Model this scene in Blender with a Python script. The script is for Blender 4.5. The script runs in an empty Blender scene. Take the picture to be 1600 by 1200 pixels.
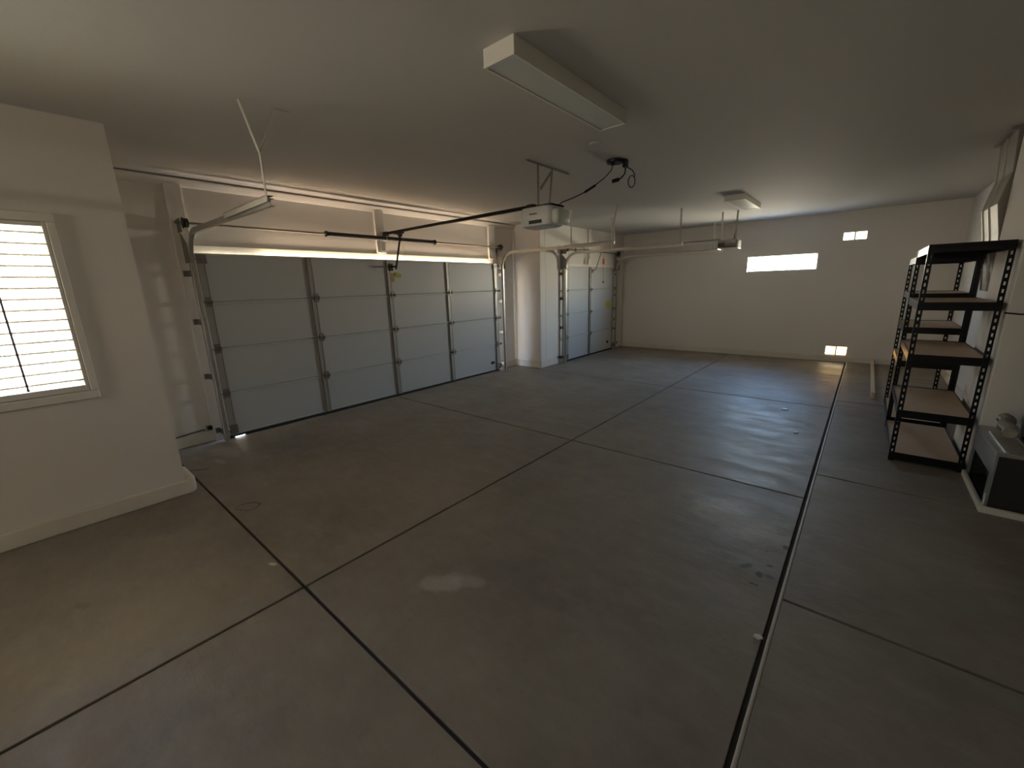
import bpy, math, random
from mathutils import Vector, Matrix

scn = bpy.context.scene
COL = scn.collection
random.seed(7)

# ------------------------------------------------------------------ camera
def make_camera():
    yaw, pitch, roll = math.radians(-40.63045), math.radians(13.32123), math.radians(-1.69345)
    f_px = 641.161
    fwd = Vector((math.sin(yaw) * math.cos(pitch), math.cos(yaw) * math.cos(pitch), -math.sin(pitch)))
    right = Vector((math.cos(yaw), -math.sin(yaw), 0))
    up = right.cross(fwd)
    r = right * math.cos(roll) + up * math.sin(roll)
    u = -right * math.sin(roll) + up * math.cos(roll)
    cam = bpy.data.cameras.new('camera')
    cam.sensor_fit = 'HORIZONTAL'
    cam.sensor_width = 36
    cam.lens = f_px / 1600 * 36
    cam.clip_start = 0.02
    o = bpy.data.objects.new('camera', cam)
    COL.objects.link(o)
    m = Matrix(((r.x, u.x, -fwd.x, 0), (r.y, u.y, -fwd.y, 0), (r.z, u.z, -fwd.z, 1.62), (0, 0, 0, 1)))
    o.matrix_world = m
    scn.camera = o
make_camera()

# ------------------------------------------------------------------ light and exposure
scn.view_settings.view_transform = 'Standard'
scn.view_settings.look = 'None'
scn.view_settings.exposure = 1.42
scn.view_settings.gamma = 1
scn.view_settings.use_curve_mapping = False
scn.cycles.max_bounces = 14
scn.cycles.diffuse_bounces = 10
scn.cycles.transparent_max_bounces = 12
scn.cycles.sample_clamp_indirect = 6

def make_world():
    w = bpy.data.worlds.new('daylight')
    scn.world = w
    w.use_nodes = True
    nt = w.node_tree
    bg = nt.nodes['Background']
    tc = nt.nodes.new('ShaderNodeTexCoord')
    sp = nt.nodes.new('ShaderNodeSeparateXYZ')
    mr = nt.nodes.new('ShaderNodeMapRange')
    mr.inputs['From Min'].default_value = -1
    mr.inputs['From Max'].default_value = 1
    rp = nt.nodes.new('ShaderNodeValToRGB')
    el = rp.color_ramp.elements
    el[0].position = 0.0
    el[0].color = (0.52, 0.46, 0.37, 1)
    el[1].position = 1.0
    el[1].color = (0.16, 0.34, 0.80, 1)
    for p, c in ((0.47, (0.80, 0.70, 0.55, 1)), (0.53, (1.0, 0.92, 0.80, 1)), (0.60, (0.72, 0.86, 1.0, 1)), (0.72, (0.36, 0.60, 1.0, 1))):
        e = el.new(p)
        e.color = c
    nt.links.new(tc.outputs['Generated'], sp.inputs[0])
    nt.links.new(sp.outputs['Z'], mr.inputs['Value'])
    nt.links.new(mr.outputs[0], rp.inputs[0])
    # the open sky over the far side of the house is the brightest quarter
    ml = nt.nodes.new('ShaderNodeMapRange')
    ml.inputs['From Min'].default_value = .25
    ml.inputs['From Max'].default_value = .9
    ml.inputs['To Min'].default_value = 1.3
    ml.inputs['To Max'].default_value = 6.0
    dp = nt.nodes.new('ShaderNodeVectorMath')
    dp.operation = 'DOT_PRODUCT'
    dp.inputs[1].default_value = (.82, .55, .15)
    nt.links.new(tc.outputs['Generated'], dp.inputs[0])
    nt.links.new(dp.outputs['Value'], ml.inputs['Value'])
    vm = nt.nodes.new('ShaderNodeVectorMath')
    vm.operation = 'SCALE'
    nt.links.new(rp.outputs[0], vm.inputs[0])
    nt.links.new(ml.outputs[0], vm.inputs['Scale'])
    nt.links.new(vm.outputs[0], bg.inputs['Color'])
    bg.inputs['Strength'].default_value = WORLD_STRENGTH
    w.cycles.sampling_method = 'MANUAL'
    w.cycles.sample_map_resolution = 256
WORLD_STRENGTH = 11.0
make_world()

def area(name, loc, direction, sx, sy, power=None, color=(1, 1, 1), portal=False, up=(0, 0, 1)):
    l = bpy.data.lights.new(name, 'AREA')
    l.shape = 'RECTANGLE'
    l.size, l.size_y = sx, sy
    o = bpy.data.objects.new(name, l)
    COL.objects.link(o)
    o.location = loc
    o.rotation_euler = (math.pi, 0, 0) if direction[2] > .9 else Vector(direction).to_track_quat('-Z', 'Y').to_euler()
    if portal:
        l.cycles.is_portal = True
    else:
        l.energy = power
        l.color = color
    return o

FAR = 10.19          # far wall
H = 2.80             # ceiling
# daylight through the windows, the two air vents and an added near opening (sky portals in the openings)
area('left_window_daylight', (-4.36, -0.20, 1.555), (1, 0, 0), .86, 1.12, portal=True)
area('far_window_daylight', (-1.435, FAR + .16, 1.93), (0, -1, 0), 1.21, .30, portal=True)
area('high_vent_daylight', (-.315, FAR + .16, 2.355), (0, -1, 0), .36, .16, portal=True)
area('low_vent_daylight', (-.34, FAR + .16, .215), (0, -1, 0), .35, .18, portal=True)
area('near_window_daylight', (-2.6, -6.33, 1.9), (0, 1, 0), 1.4, .6, portal=True)  # unseen opening added behind the camera to brighten the room
# daylight bounced off the driveway, rising through the open gap behind the top edge of the wide door
area('door_gap_daylight', (-5.4825, 3.9, 2.035), (0, 0, 1), 0.03, 3.9, power=4.4, color=(1.0, .70, .45))

# ------------------------------------------------------------------ materials
def new_mat(name):
    m = bpy.data.materials.new(name)
    m.use_nodes = True
    return m, m.node_tree, m.node_tree.nodes['Principled BSDF']

def mat(name, col, rough=.6, metal=0.0, var=.06, scale=6.0, bump=0.0, bscale=60, spec=.5):
    m, nt, b = new_mat(name)
    b.inputs['Roughness'].default_value = rough
    b.inputs['Metallic'].default_value = metal
    b.inputs['Specular IOR Level'].default_value = spec
    tc = nt.nodes.new('ShaderNodeTexCoord')
    n = nt.nodes.new('ShaderNodeTexNoise')
    n.inputs['Scale'].default_value = scale
    n.inputs['Detail'].default_value = 4
    nt.links.new(tc.outputs['Object'], n.inputs['Vector'])
    mx = nt.nodes.new('ShaderNodeMix')
    mx.data_type = 'RGBA'
    mx.inputs['A'].default_value = tuple(c * (1 - var) for c in col) + (1,)
    mx.inputs['B'].default_value = tuple(min(1, c * (1 + var)) for c in col) + (1,)
    nt.links.new(n.outputs['Fac'], mx.inputs['Factor'])
    nt.links.new(mx.outputs['Result'], b.inputs['Base Color'])
    if bump:
        n2 = nt.nodes.new('ShaderNodeTexNoise')
        n2.inputs['Scale'].default_value = bscale
        n2.inputs['Detail'].default_value = 3
        nt.links.new(tc.outputs['Object'], n2.inputs['Vector'])
        bp = nt.nodes.new('ShaderNodeBump')
        bp.inputs['Strength'].default_value = bump
        bp.inputs['Distance'].default_value = .01
        nt.links.new(n2.outputs['Fac'], bp.inputs['Height'])
        nt.links.new(bp.outputs[0], b.inputs['Normal'])
    return m

def glass_mat():
    m = bpy.data.materials.new('window_glass')
    m.use_nodes = True
    nt = m.node_tree
    nt.nodes.remove(nt.nodes['Principled BSDF'])
    out = nt.nodes['Material Output']
    tr = nt.nodes.new('ShaderNodeBsdfTransparent')
    tr.inputs[0].default_value = (.95, .97, .96, 1)
    gl = nt.nodes.new('ShaderNodeBsdfGlossy')
    gl.inputs['Roughness'].default_value = .02
    lw = nt.nodes.new('ShaderNodeLayerWeight')
    pw = nt.nodes.new('ShaderNodeMath')
    pw.operation = 'POWER'
    pw.inputs[1].default_value = 5
    nt.links.new(lw.outputs['Facing'], pw.inputs[0])
    fr = nt.nodes.new('ShaderNodeMath')
    fr.operation = 'MULTIPLY_ADD'
    fr.inputs[1].default_value = .9
    fr.inputs[2].default_value = .03
    nt.links.new(pw.outputs[0], fr.inputs[0])
    mx = nt.nodes.new('ShaderNodeMixShader')
    nt.links.new(fr.outputs[0], mx.inputs[0])
    nt.links.new(tr.outputs[0], mx.inputs[1])
    nt.links.new(gl.outputs[0], mx.inputs[2])
    nt.links.new(mx.outputs[0], out.inputs['Surface'])
    return m

def filter_mat(name, col):
    m = bpy.data.materials.new(name)
    m.use_nodes = True
    nt = m.node_tree
    nt.nodes.remove(nt.nodes['Principled BSDF'])
    tr = nt.nodes.new('ShaderNodeBsdfTransparent')
    tr.inputs[0].default_value = col + (1,)
    nt.links.new(tr.outputs[0], nt.nodes['Material Output'].inputs['Surface'])
    return m

def concrete_mat():
    m, nt, b = new_mat('sealed_concrete')
    N, L = nt.nodes.new, nt.links.new
    geo = N('ShaderNodeNewGeometry')
    pos = geo.outputs['Position']
    def noise(scale, detail=5, rough=.6, stretch=None, dist=0):
        n = N('ShaderNodeTexNoise')
        n.inputs['Scale'].default_value = scale
        n.inputs['Detail'].default_value = detail
        n.inputs['Roughness'].default_value = rough
        n.inputs['Distortion'].default_value = dist
        if stretch:
            mp = N('ShaderNodeMapping')
            mp.inputs['Rotation'].default_value = (0, 0, stretch[2])
            mp.inputs['Scale'].default_value = (stretch[0], stretch[1], 1)
            L(pos, mp.inputs[0])
            L(mp.outputs[0], n.inputs['Vector'])
        else:
            L(pos, n.inputs['Vector'])
        return n.outputs['Fac']
    def mapr(v, a, b_, c, d, smooth=False):
        r = N('ShaderNodeMapRange')
        if smooth:
            r.interpolation_type = 'SMOOTHSTEP'
        r.inputs['From Min'].default_value = a
        r.inputs['From Max'].default_value = b_
        r.inputs['To Min'].default_value = c
        r.inputs['To Max'].default_value = d
        L(v, r.inputs['Value'])
        return r.outputs[0]
    def mixc(fac, a, b_):
        x = N('ShaderNodeMix')
        x.data_type = 'RGBA'
        L(fac, x.inputs['Factor'])
        for s, v in (('A', a), ('B', b_)):
            if isinstance(v, tuple):
                x.inputs[s].default_value = v
            else:
                L(v, x.inputs[s])
        return x.outputs['Result']
    c = mixc(mapr(noise(.9, 6, .62), .35, .65, 0, 1), (.205, .180, .152, 1), (.295, .260, .220, 1))
    c = mixc(mapr(noise(5, 8, .7, (1, 1.8, .4)), .45, .75, 0, .35), c, (.39, .355, .31, 1))
    c = mixc(mapr(noise(14, 4, .6), .60, .80, 0, .35), c, (.15, .13, .11, 1))
    wob = noise(9, 4, .65)
    def blot(cx, cy, rx, ry, rot, inner, outer, strength):
        mp = N('ShaderNodeMapping')
        mp.vector_type = 'TEXTURE'
        mp.inputs['Location'].default_value = (cx, cy, 0)
        mp.inputs['Rotation'].default_value = (0, 0, rot)
        mp.inputs['Scale'].default_value = (rx, ry, 1000)
        L(pos, mp.inputs[0])
        ln = N('ShaderNodeVectorMath')
        ln.operation = 'LENGTH'
        L(mp.outputs[0], ln.inputs[0])
        ad = N('ShaderNodeMath')
        ad.operation = 'ADD'
        L(ln.outputs['Value'], ad.inputs[0])
        L(mapr(wob, 0, 1, -.9, .9), ad.inputs[1])
        return mapr(ad.outputs[0], inner, outer, strength, 0, True), ad.outputs[0]
    # pale worn patches, old spill marks and dark drips
    for cx, cy, rx, ry, rot, st, col in (
            (-1.64, 1.23, .125, .085, .85, .55, (.50, .47, .43, 1)),
            (-1.52, 1.34, .10, .05, .6, .35, (.52, .49, .45, 1)),
            (-5.02, 1.12, .26, .13, .2, .45, (.46, .41, .35, 1)),
            (-4.75, 1.00, .12, .03, .2, .5, (.50, .45, .38, 1)),
            (-.50, 2.95, .40, .22, -.3, .35, (.54, .50, .44, 1)),  # pale scuffs, with the glossy streak of window light painted in
            (-1.40, 1.55, .22, .10, .5, .4, (.19, .17, .15, 1)),
            (-.345, 2.44, .045, .022, .9, .9, (.05, .045, .04, 1)),
            (-.265, 2.40, .02, .03, .2, .9, (.05, .045, .04, 1)),
            (-.215, 2.42, .03, .02, .2, .8, (.06, .05, .045, 1)),
            (-.235, 2.52, .022, .014, .6, .9, (.05, .045, .04, 1)),
            (-.285, 2.30, .012, .010, 0, .9, (.04, .04, .04, 1)),
            (-.262, 2.30, .010, .010, 0, .9, (.04, .04, .04, 1)),
            (-.270, 2.66, .012, .012, 0, .9, (.05, .05, .04, 1)),
            (-.190, 2.77, .018, .03, 0, .9, (.03, .03, .03, 1)),
            (-.36, 3.72, .02, .012, .3, .8, (.06, .06, .06, 1)),
            (-2.59, .70, .03, .014, .4, .9, (.66, .63, .57, 1)),
            (-4.68, .80, .12, .018, .9, .8, (.08, .07, .06, 1)),
            (-2.9, 3.0, .5, .25, .7, .25, (.22, .20, .17, 1)),
            (-3.05, -.1, .05, .03, .4, .5, (.14, .12, .10, 1))):
        fac, _ = blot(cx, cy, rx, ry, rot, .5, 1.25, st)
        c = mixc(fac, c, col)
    # thin ring left by a can near the short wall
    ringf, dist = blot(-3.50, .86, .085, .06, .6, .9, 1.0, 1)
    r2 = N('ShaderNodeMath'); r2.operation = 'SUBTRACT'; L(dist, r2.inputs[0]); r2.inputs[1].default_value = 1.0
    r3 = N('ShaderNodeMath'); r3.operation = 'ABSOLUTE'; L(r2.outputs[0], r3.inputs[0])
    c = mixc(mapr(r3.outputs[0], .05, .16, .8, 0), c, (.09, .08, .07, 1))
    L(c, b.inputs['Base Color'])
    L(mapr(noise(2.2, 7, .7, (1, 2.2, .5), .4), .3, .72, .42, .66), b.inputs['Roughness'])
    b.inputs['Specular IOR Level'].default_value = .30
    bp = N('ShaderNodeBump')
    bp.inputs['Strength'].default_value = .22
    bp.inputs['Distance'].default_value = .012
    L(noise(7, 8, .65, (1, 2.4, .4)), bp.inputs['Height'])
    L(bp.outputs[0], b.inputs['Normal'])
    return m

M = {
    'wall': mat('painted_drywall', (.765, .727, .672), .75, var=.02, scale=1.5, bump=.06, bscale=90),
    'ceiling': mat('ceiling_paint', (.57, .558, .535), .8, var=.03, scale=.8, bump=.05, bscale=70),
    'trimw': mat('cream_trim_paint', (.84, .78, .68), .45, var=.03),
    'stem': mat('painted_concrete_stem', (.72, .67, .58), .75, var=.06, bump=.25, bscale=25),
    'concrete': concrete_mat(),
    'joint': mat('joint_dirt', (.05, .043, .035), .95, var=.2),
    'door': mat('door_white_steel', (.52, .525, .52), .42, var=.02, scale=2, bump=.02, bscale=14),
    'stile': mat('door_stile_steel', (.40, .385, .35), .40, .35, var=.05),
    'galv': mat('galvanised_steel', (.52, .50, .46), .38, .85, var=.12, scale=18),
    'galvd': mat('aged_galvanised_steel', (.26, .24, .215), .45, .75, var=.15, scale=18),
    'strap': mat('painted_strap_steel', (.56, .53, .47), .55, .2, var=.06),
    'black': mat('black_enamel', (.007, .007, .008), .34, var=.2, spec=.3),
    'blackm': mat('black_steel', (.02, .018, .016), .42, .4, var=.2),
    'rubber': mat('black_rubber', (.018, .017, .016), .7, var=.2),
    'white': mat('white_plastic', (.66, .655, .63), .38, var=.02),
    'lens': mat('acrylic_lens', (.62, .64, .60), .30, var=.03),
    'enamel': mat('white_fixture_enamel', (.74, .72, .66), .40, var=.02),
    'smoke': mat('dark_lens_plastic', (.06, .065, .06), .2, var=.1),
    'board': mat('particle_board', (.62, .475, .33), .6, var=.14, scale=26, bump=.06, bscale=200),
    'yellow': mat('yellow_tag_paper', (.55, .44, .02), .6, var=.05),
    'orange': mat('orange_tag_paper', (.50, .27, .01), .6, var=.05),
    'lime': mat('yellow_green_tag_paper', (.42, .42, .04), .6, var=.05),
    'red': mat('red_handle_plastic', (.75, .09, .02), .4, var=.04),
    'shutter': mat('shutter_paint', (.80, .77, .70), .40, var=.02),
    'rod': mat('tilt_rod_paint', (.22, .18, .24), .4, var=.04),
    'glass': glass_mat(),
    'screen_low': filter_mat('amber_vent_screen', (.44, .34, .22)),  # clear filter added to dim and warm the low vent's daylight
    'screen_high': filter_mat('vent_screen', (.30, .27, .24)),  # clear filter added to dim the high vent's daylight
    'edge': mat('trowelled_edge', (.47, .44, .39), .5, var=.1, scale=12),
    'foil': mat('foil_hose', (.72, .71, .68), .22, 1.0, var=.08, scale=40),
    'tank': mat('tank_enamel', (.16, .165, .155), .4, var=.05),
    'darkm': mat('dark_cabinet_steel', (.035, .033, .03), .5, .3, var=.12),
    'bluem': mat('grey_cabinet_steel', (.30, .315, .315), .45, .3, var=.10, scale=9),  # paler, bluish side: reflected light put into the colour
    'wood': mat('raw_pine', (.60, .50, .37), .7, var=.12, scale=12),
    'bark': mat('tree_bark', (.16, .12, .08), .9, var=.2),
    'leaf': mat('desert_leaves', (.20, .24, .06), .7, var=.4, scale=20),
    'block': mat('garden_block_wall', (.55, .45, .33), .9, var=.1),  # worn only by the added roofs that cut sky light
}

# ------------------------------------------------------------------ mesh helpers
class MB:
    def __init__(s):
        s.v, s.f = [], []
    def add(s, vs, fs):
        k = len(s.v)
        s.v += [tuple(v) for v in vs]
        s.f += [tuple(i + k for i in f) for f in fs]
        return s
    def box(s, x0, x1, y0, y1, z0, z1, mx=None):
        x0, x1 = min(x0, x1), max(x0, x1)
        y0, y1 = min(y0, y1), max(y0, y1)
        z0, z1 = min(z0, z1), max(z0, z1)
        vs = [Vector((x, y, z)) for z in (z0, z1) for y in (y0, y1) for x in (x0, x1)]
        if mx:
            vs = [mx @ v for v in vs]
        return s.add(vs, [(0, 2, 3, 1), (4, 5, 7, 6), (0, 1, 5, 4), (2, 6, 7, 3), (0, 4, 6, 2), (1, 3, 7, 5)])
    def bar(s, p0, p1, w, t, side=(0, 1, 0)):
        """flat bar from p0 to p1, w across along `side`, t thick"""
        p0, p1 = Vector(p0), Vector(p1)
        d = (p1 - p0).normalized()
        a = Vector(side)
        a = (a - d * a.dot(d)).normalized() * (w / 2)
        b = d.cross(a).normalized() * (t / 2)
        vs = [p + sa * a + sb * b for p in (p0, p1) for sa, sb in ((-1, -1), (1, -1), (1, 1), (-1, 1))]
        return s.add(vs, [(3, 2, 1, 0), (4, 5, 6, 7), (0, 1, 5, 4), (1, 2, 6, 5), (2, 3, 7, 6), (3, 0, 4, 7)])
    def cyl(s, p0, p1, r, n=16, r1=None):
        p0, p1 = Vector(p0), Vector(p1)
        d = (p1 - p0).normalized()
        a = d.orthogonal().normalized()
        b = d.cross(a)
        r1 = r if r1 is None else r1
        vs = [p + (a * math.cos(2 * math.pi * i / n) + b * math.sin(2 * math.pi * i / n)) * rr for p, rr in ((p0, r), (p1, r1)) for i in range(n)]
        fs = [(i, (i + 1) % n, n + (i + 1) % n, n + i) for i in range(n)]
        fs += [tuple(range(n - 1, -1, -1)), tuple(range(n, 2 * n))]
        return s.add(vs, fs)
    def tube(s, pts, r, n=8):
        pts = [Vector(p) for p in pts]
        ring = []
        prev = None
        for i, p in enumerate(pts):
            d = (pts[min(i + 1, len(pts) - 1)] - pts[max(i - 1, 0)]).normalized()
            a = d.orthogonal().normalized() if prev is None else (prev - d * prev.dot(d)).normalized()
            prev = a
            b = d.cross(a)
            ring.append([p + (a * math.cos(2 * math.pi * k / n) + b * math.sin(2 * math.pi * k / n)) * r for k in range(n)])
        vs = [v for q in ring for v in q]
        fs = [(i * n + k, i * n + (k + 1) % n, (i + 1) * n + (k + 1) % n, (i + 1) * n + k) for i in range(len(pts) - 1) for k in range(n)]
        fs += [tuple(range(n - 1, -1, -1)), tuple(range((len(pts) - 1) * n, len(pts) * n))]
        return s.add(vs, fs)
    def sweep(s, prof, path, side):
        """sweep a closed 2D profile (side, normal) along a path lying in a plane square to `side`"""
        side = Vector(side).normalized()
        pts = [Vector(p) for p in path]
        n = len(prof)
        vs = []
        for i, p in enumerate(pts):
            d = (pts[min(i + 1, len(pts) - 1)] - pts[max(i - 1, 0)]).normalized()
            nr = side.cross(d)
            vs += [p + side * a + nr * b for a, b in prof]
        fs = [(i * n + k, i * n + (k + 1) % n, (i + 1) * n + (k + 1) % n, (i + 1) * n + k) for i in range(len(pts) - 1) for k in range(n)]
        fs += [tuple(range(n - 1, -1, -1)), tuple(range((len(pts) - 1) * n, len(pts) * n))]
        return s.add(vs, fs)
    def prism(s, poly, axis, a, b):
        """extrude a 2D polygon along axis x, y or z from a to b"""
        n = len(poly)
        def P(u, v, t):
            return {'x': (t, u, v), 'y': (u, t, v), 'z': (u, v, t)}[axis]
        vs = [P(u, v, a) for u, v in poly] + [P(u, v, b) for u, v in poly]
        fs = [(i, (i + 1) % n, n + (i + 1) % n, n + i) for i in range(n)]
        fs += [tuple(range(n - 1, -1, -1)), tuple(range(n, 2 * n))]
        return s.add(vs, fs)
    def build(s, name, material, parent=None, bevel=0, smooth=False, seg=2):
        me = bpy.data.meshes.new(name)
        me.from_pydata(s.v, [], s.f)
        me.validate()
        import bmesh
        bm = bmesh.new()
        bm.from_mesh(me)
        bmesh.ops.recalc_face_normals(bm, faces=bm.faces)
        bm.to_mesh(me)
        bm.free()
        me.materials.append(material)
        o = bpy.data.objects.new(name, me)
        COL.objects.link(o)
        if bevel:
            md = o.modifiers.new('bevel', 'BEVEL')
            md.width = bevel
            md.segments = seg
            md.limit_method = 'ANGLE'
        if smooth:
            for p in me.polygons:
                p.use_smooth = True
            md = o.modifiers.new('wn', 'WEIGHTED_NORMAL') if False else None
            try:
                me.set_sharp_from_angle(angle=math.radians(40))
            except Exception:
                pass
        if parent is not None:
            o.parent = parent
            o.matrix_parent_inverse = world_inverse(parent)
        return o

def world_inverse(p):
    return Matrix.Identity(4) if p.type == 'MESH' else Matrix.Translation(-Vector(p.location))

def thing(name, loc, label, cat, group=None):
    o = bpy.data.objects.new(name, None)
    COL.objects.link(o)
    o.empty_display_size = .1
    o.location = loc
    return tag(o, label, cat, group)

def tag(o, label, cat, group=None):
    o['label'] = label
    o['category'] = cat
    o['kind'] = 'thing'
    if group:
        o['group'] = group
    return o

def struct(o):
    o['kind'] = 'structure'
    return o

def arc(cx, cz, r, a0, a1, y, n=12):
    return [(cx + r * math.cos(math.radians(a0 + (a1 - a0) * i / n)), y, cz + r * math.sin(math.radians(a0 + (a1 - a0) * i / n))) for i in range(n + 1)]

# ------------------------------------------------------------------ room shell
XL, XD, XS, XR, XB = -4.19, -5.52, -4.87, 1.10, .81   # left wall, wide-door wall, small-door wall, far right wall, right block
JX = -2.225
def build_shell():
    # floor: separate pours with sunken joints; the strip on the right sits slightly higher
    f, rs = MB(), MB()
    g = .009
    xs = [(-5.85, JX - g), (JX + g, -.172)]
    ys = [(-6.2, .737 - g), (.737 + g, 3.553 - g), (3.553 + g, 6.44 - g), (6.44 + g, FAR + .1)]
    for x0, x1 in xs:
        for y0, y1 in ys:
            f.box(x0, x1, y0, y1, -.12, 0)
    for y0, y1 in ((-6.2, 2.25 - g), (2.25 + g, 4.06 - g), (4.06 + g, 6.83 - g), (6.83 + g, FAR + .1)):
        rs.box(-.134, 3.2, y0, y1, -.12, .012)
    fl = struct(f.build('floor', M['concrete'], bevel=.003, seg=2))
    rs.build('raised_slab', M['concrete'], fl, bevel=.003, seg=2)
    MB().box(-.152, -.134, -6.2, FAR, -.12, .013).build('slab_edge', M['edge'], fl, bevel=.008, seg=3)
    j = MB().box(-5.85, 3.2, -6.2, FAR + .1, -.14, -.013).build('joint_fill', M['joint'], fl)
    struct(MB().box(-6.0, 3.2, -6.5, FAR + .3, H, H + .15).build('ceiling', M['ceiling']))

    def holed(name, axis, a, b, u0, u1, z0, z1, holes):
        """wall slab between a and b along axis, spanning u0..u1 and z0..z1, with rectangular holes (u0,u1,z0,z1)"""
        us = sorted({u0, u1, *[h[0] for h in holes], *[h[1] for h in holes]})
        zs = sorted({z0, z1, *[h[2] for h in holes], *[h[3] for h in holes]})
        m = MB()
        for i in range(len(us) - 1):
            for k in range(len(zs) - 1):
                cu, cz = (us[i] + us[i + 1]) / 2, (zs[k] + zs[k + 1]) / 2
                if any(h[0] < cu < h[1] and h[2] < cz < h[3] for h in holes):
                    continue
                if axis == 'x':
                    m.box(a, b, us[i], us[i + 1], zs[k], zs[k + 1])
                else:
                    m.box(us[i], us[i + 1], a, b, zs[k], zs[k + 1])
        o = m.build(name, M['wall'])
        import bmesh
        bm = bmesh.new()
        bm.from_mesh(o.data)
        bmesh.ops.remove_doubles(bm, verts=bm.verts, dist=1e-5)
        # drop the inner faces shared by two cells
        seen = {}
        for fc in bm.faces:
            seen.setdefault(tuple(sorted(v.index for v in fc.verts)), []).append(fc)
        dead = [fc for l in seen.values() if len(l) > 1 for fc in l]
        bmesh.ops.delete(bm, geom=dead, context='FACES')
        bm.to_mesh(o.data)
        bm.free()
        return struct(o)
    holed('wall_left', 'x', XL - .16, XL, -6.2, .62, -.1, H, [(-.62, .215, .99, 2.115)])
    struct(MB().box(-5.85, XL - .16, .46, .62, -.1, H).build('wall_left_return', M['wall']))
    holed('wall_garage', 'x', XD - .18, XD, .62, 6.6, -.1, H, [(1.36, 5.86, -.2, 2.03)])
    struct(MB().box(-5.85, XS, 6.6, 6.78, -.1, H).build('wall_pillar', M['wall'], bevel=.008))
    holed('wall_single', 'x', XS - .18, XS, 6.78, FAR + .18, -.1, H, [(7.45, 9.50, -.2, 1.97)])
    holed('wall_far', 'y', FAR, FAR + .18, XS, 3.0, -.1, H,
          [(-2.035, -.83, 1.783, 2.083), (-.490, -.140, 2.280, 2.430), (-.510, -.170, .125, .303)])
    struct(MB().box(XR, XR + .15, 5.60, FAR, -.1, H).build('wall_right', M['wall']))
    struct(MB().box(XB, 3.0, 4.75, 5.60, -.1, H).build('wall_right_block', M['wall'], bevel=.006))
    struct(MB().box(2.4, 2.55, -6.2, 4.75, -.1, H).build('wall_right_near', M['wall']))
    holed('wall_near', 'y', -6.35, -6.2, XL - .16, 2.55, -.1, H, [(-3.3, -1.9, 1.6, 2.2)])  # the hole is an added opening that lets light in

    # unseen roof added outside the shuttered window to cut the high sky light
    struct(MB().box(-6.6, XL - .16, -6.3, .46, 2.56, 2.68).build('roof_porch', M['block']))
    # unseen roof added to keep sky light out of the near opening
    struct(MB().box(-6.6, 2.6, -10.5, -6.36, 2.42, 2.55).build('roof_patio', M['block']))
    # unseen wall added behind the camera to shade the right side
    struct(MB().box(-1.15, 2.4, -1.45, -1.30, -.1, H).build('wall_partition', M['wall']))
    # baseboards: thick painted stem edges
    def base(name, *a, m='stem', bv=.012):
        return struct(MB().box(*a).build(name, M[m], bevel=bv, seg=3))
    base('baseboard_left', XL, XL + .035, -6.2, .66, 0, .125)
    base('baseboard_left_end', XL - .30, XL + .035, .62, .685, 0, .15, bv=.03)
    base('baseboard_garage_left', XD, XD + .02, .62, 1.17, 0, .13)
    base('baseboard_garage_right', XD, XD + .02, 6.12, 6.6, 0, .13)
    base('baseboard_pillar_side', XD, XS + .02, 6.58, 6.6, 0, .14)
    base('baseboard_pillar', XS, XS + .02, 6.58, 7.17, 0, .14)
    base('baseboard_single', XS, XS + .02, 9.78, FAR, 0, .126)
    base('baseboard_far', XS, XR, FAR - .018, FAR, 0, .115)
    base('baseboard_right', XR - .018, XR, 5.6, FAR, 0, .12)
    # trims on the wide-door wall
    def trim(n, *a, bv=.004, m='trimw'):
        return struct(MB().box(*a).build('trim_%s' % n, M[m], bevel=bv))
    struct(MB().prism([(XD, 2.712), (XD + .010, 2.712), (XD + .062, 2.772), (XD + .062, 2.783), (XD, 2.783)], 'y', .62, 6.6).build('trim_ledger', M['shutter']))
    trim('header', XD, XD + .018, 1.29, 5.98, 2.0, 2.145)
    trim('jamb_left', XD, XD + .045, 1.15, 1.29, 0, 2.725, m='wall')
    trim('jamb_right', XD, XD + .045, 5.85, 6.02, 2.145, 2.725, m='wall')
    trim('spring_pad', XD, XD + .04, 3.50, 3.645, 2.155, 2.725, m='wall')
    struct(MB().prism([(XD, 6.6), (XD, 6.562), (XD + .012, 6.562), (XD + .038, 6.588), (XD + .038, 6.6)], 'z', .14, 2.712).build('trim_corner', M['trimw']))
    trim('single_header', XS, XS + .018, 7.38, 9.62, 1.93, 2.06)
    trim('single_pad', XS, XS + .03, 8.39, 8.50, 2.06, H)
build_shell()

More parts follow.
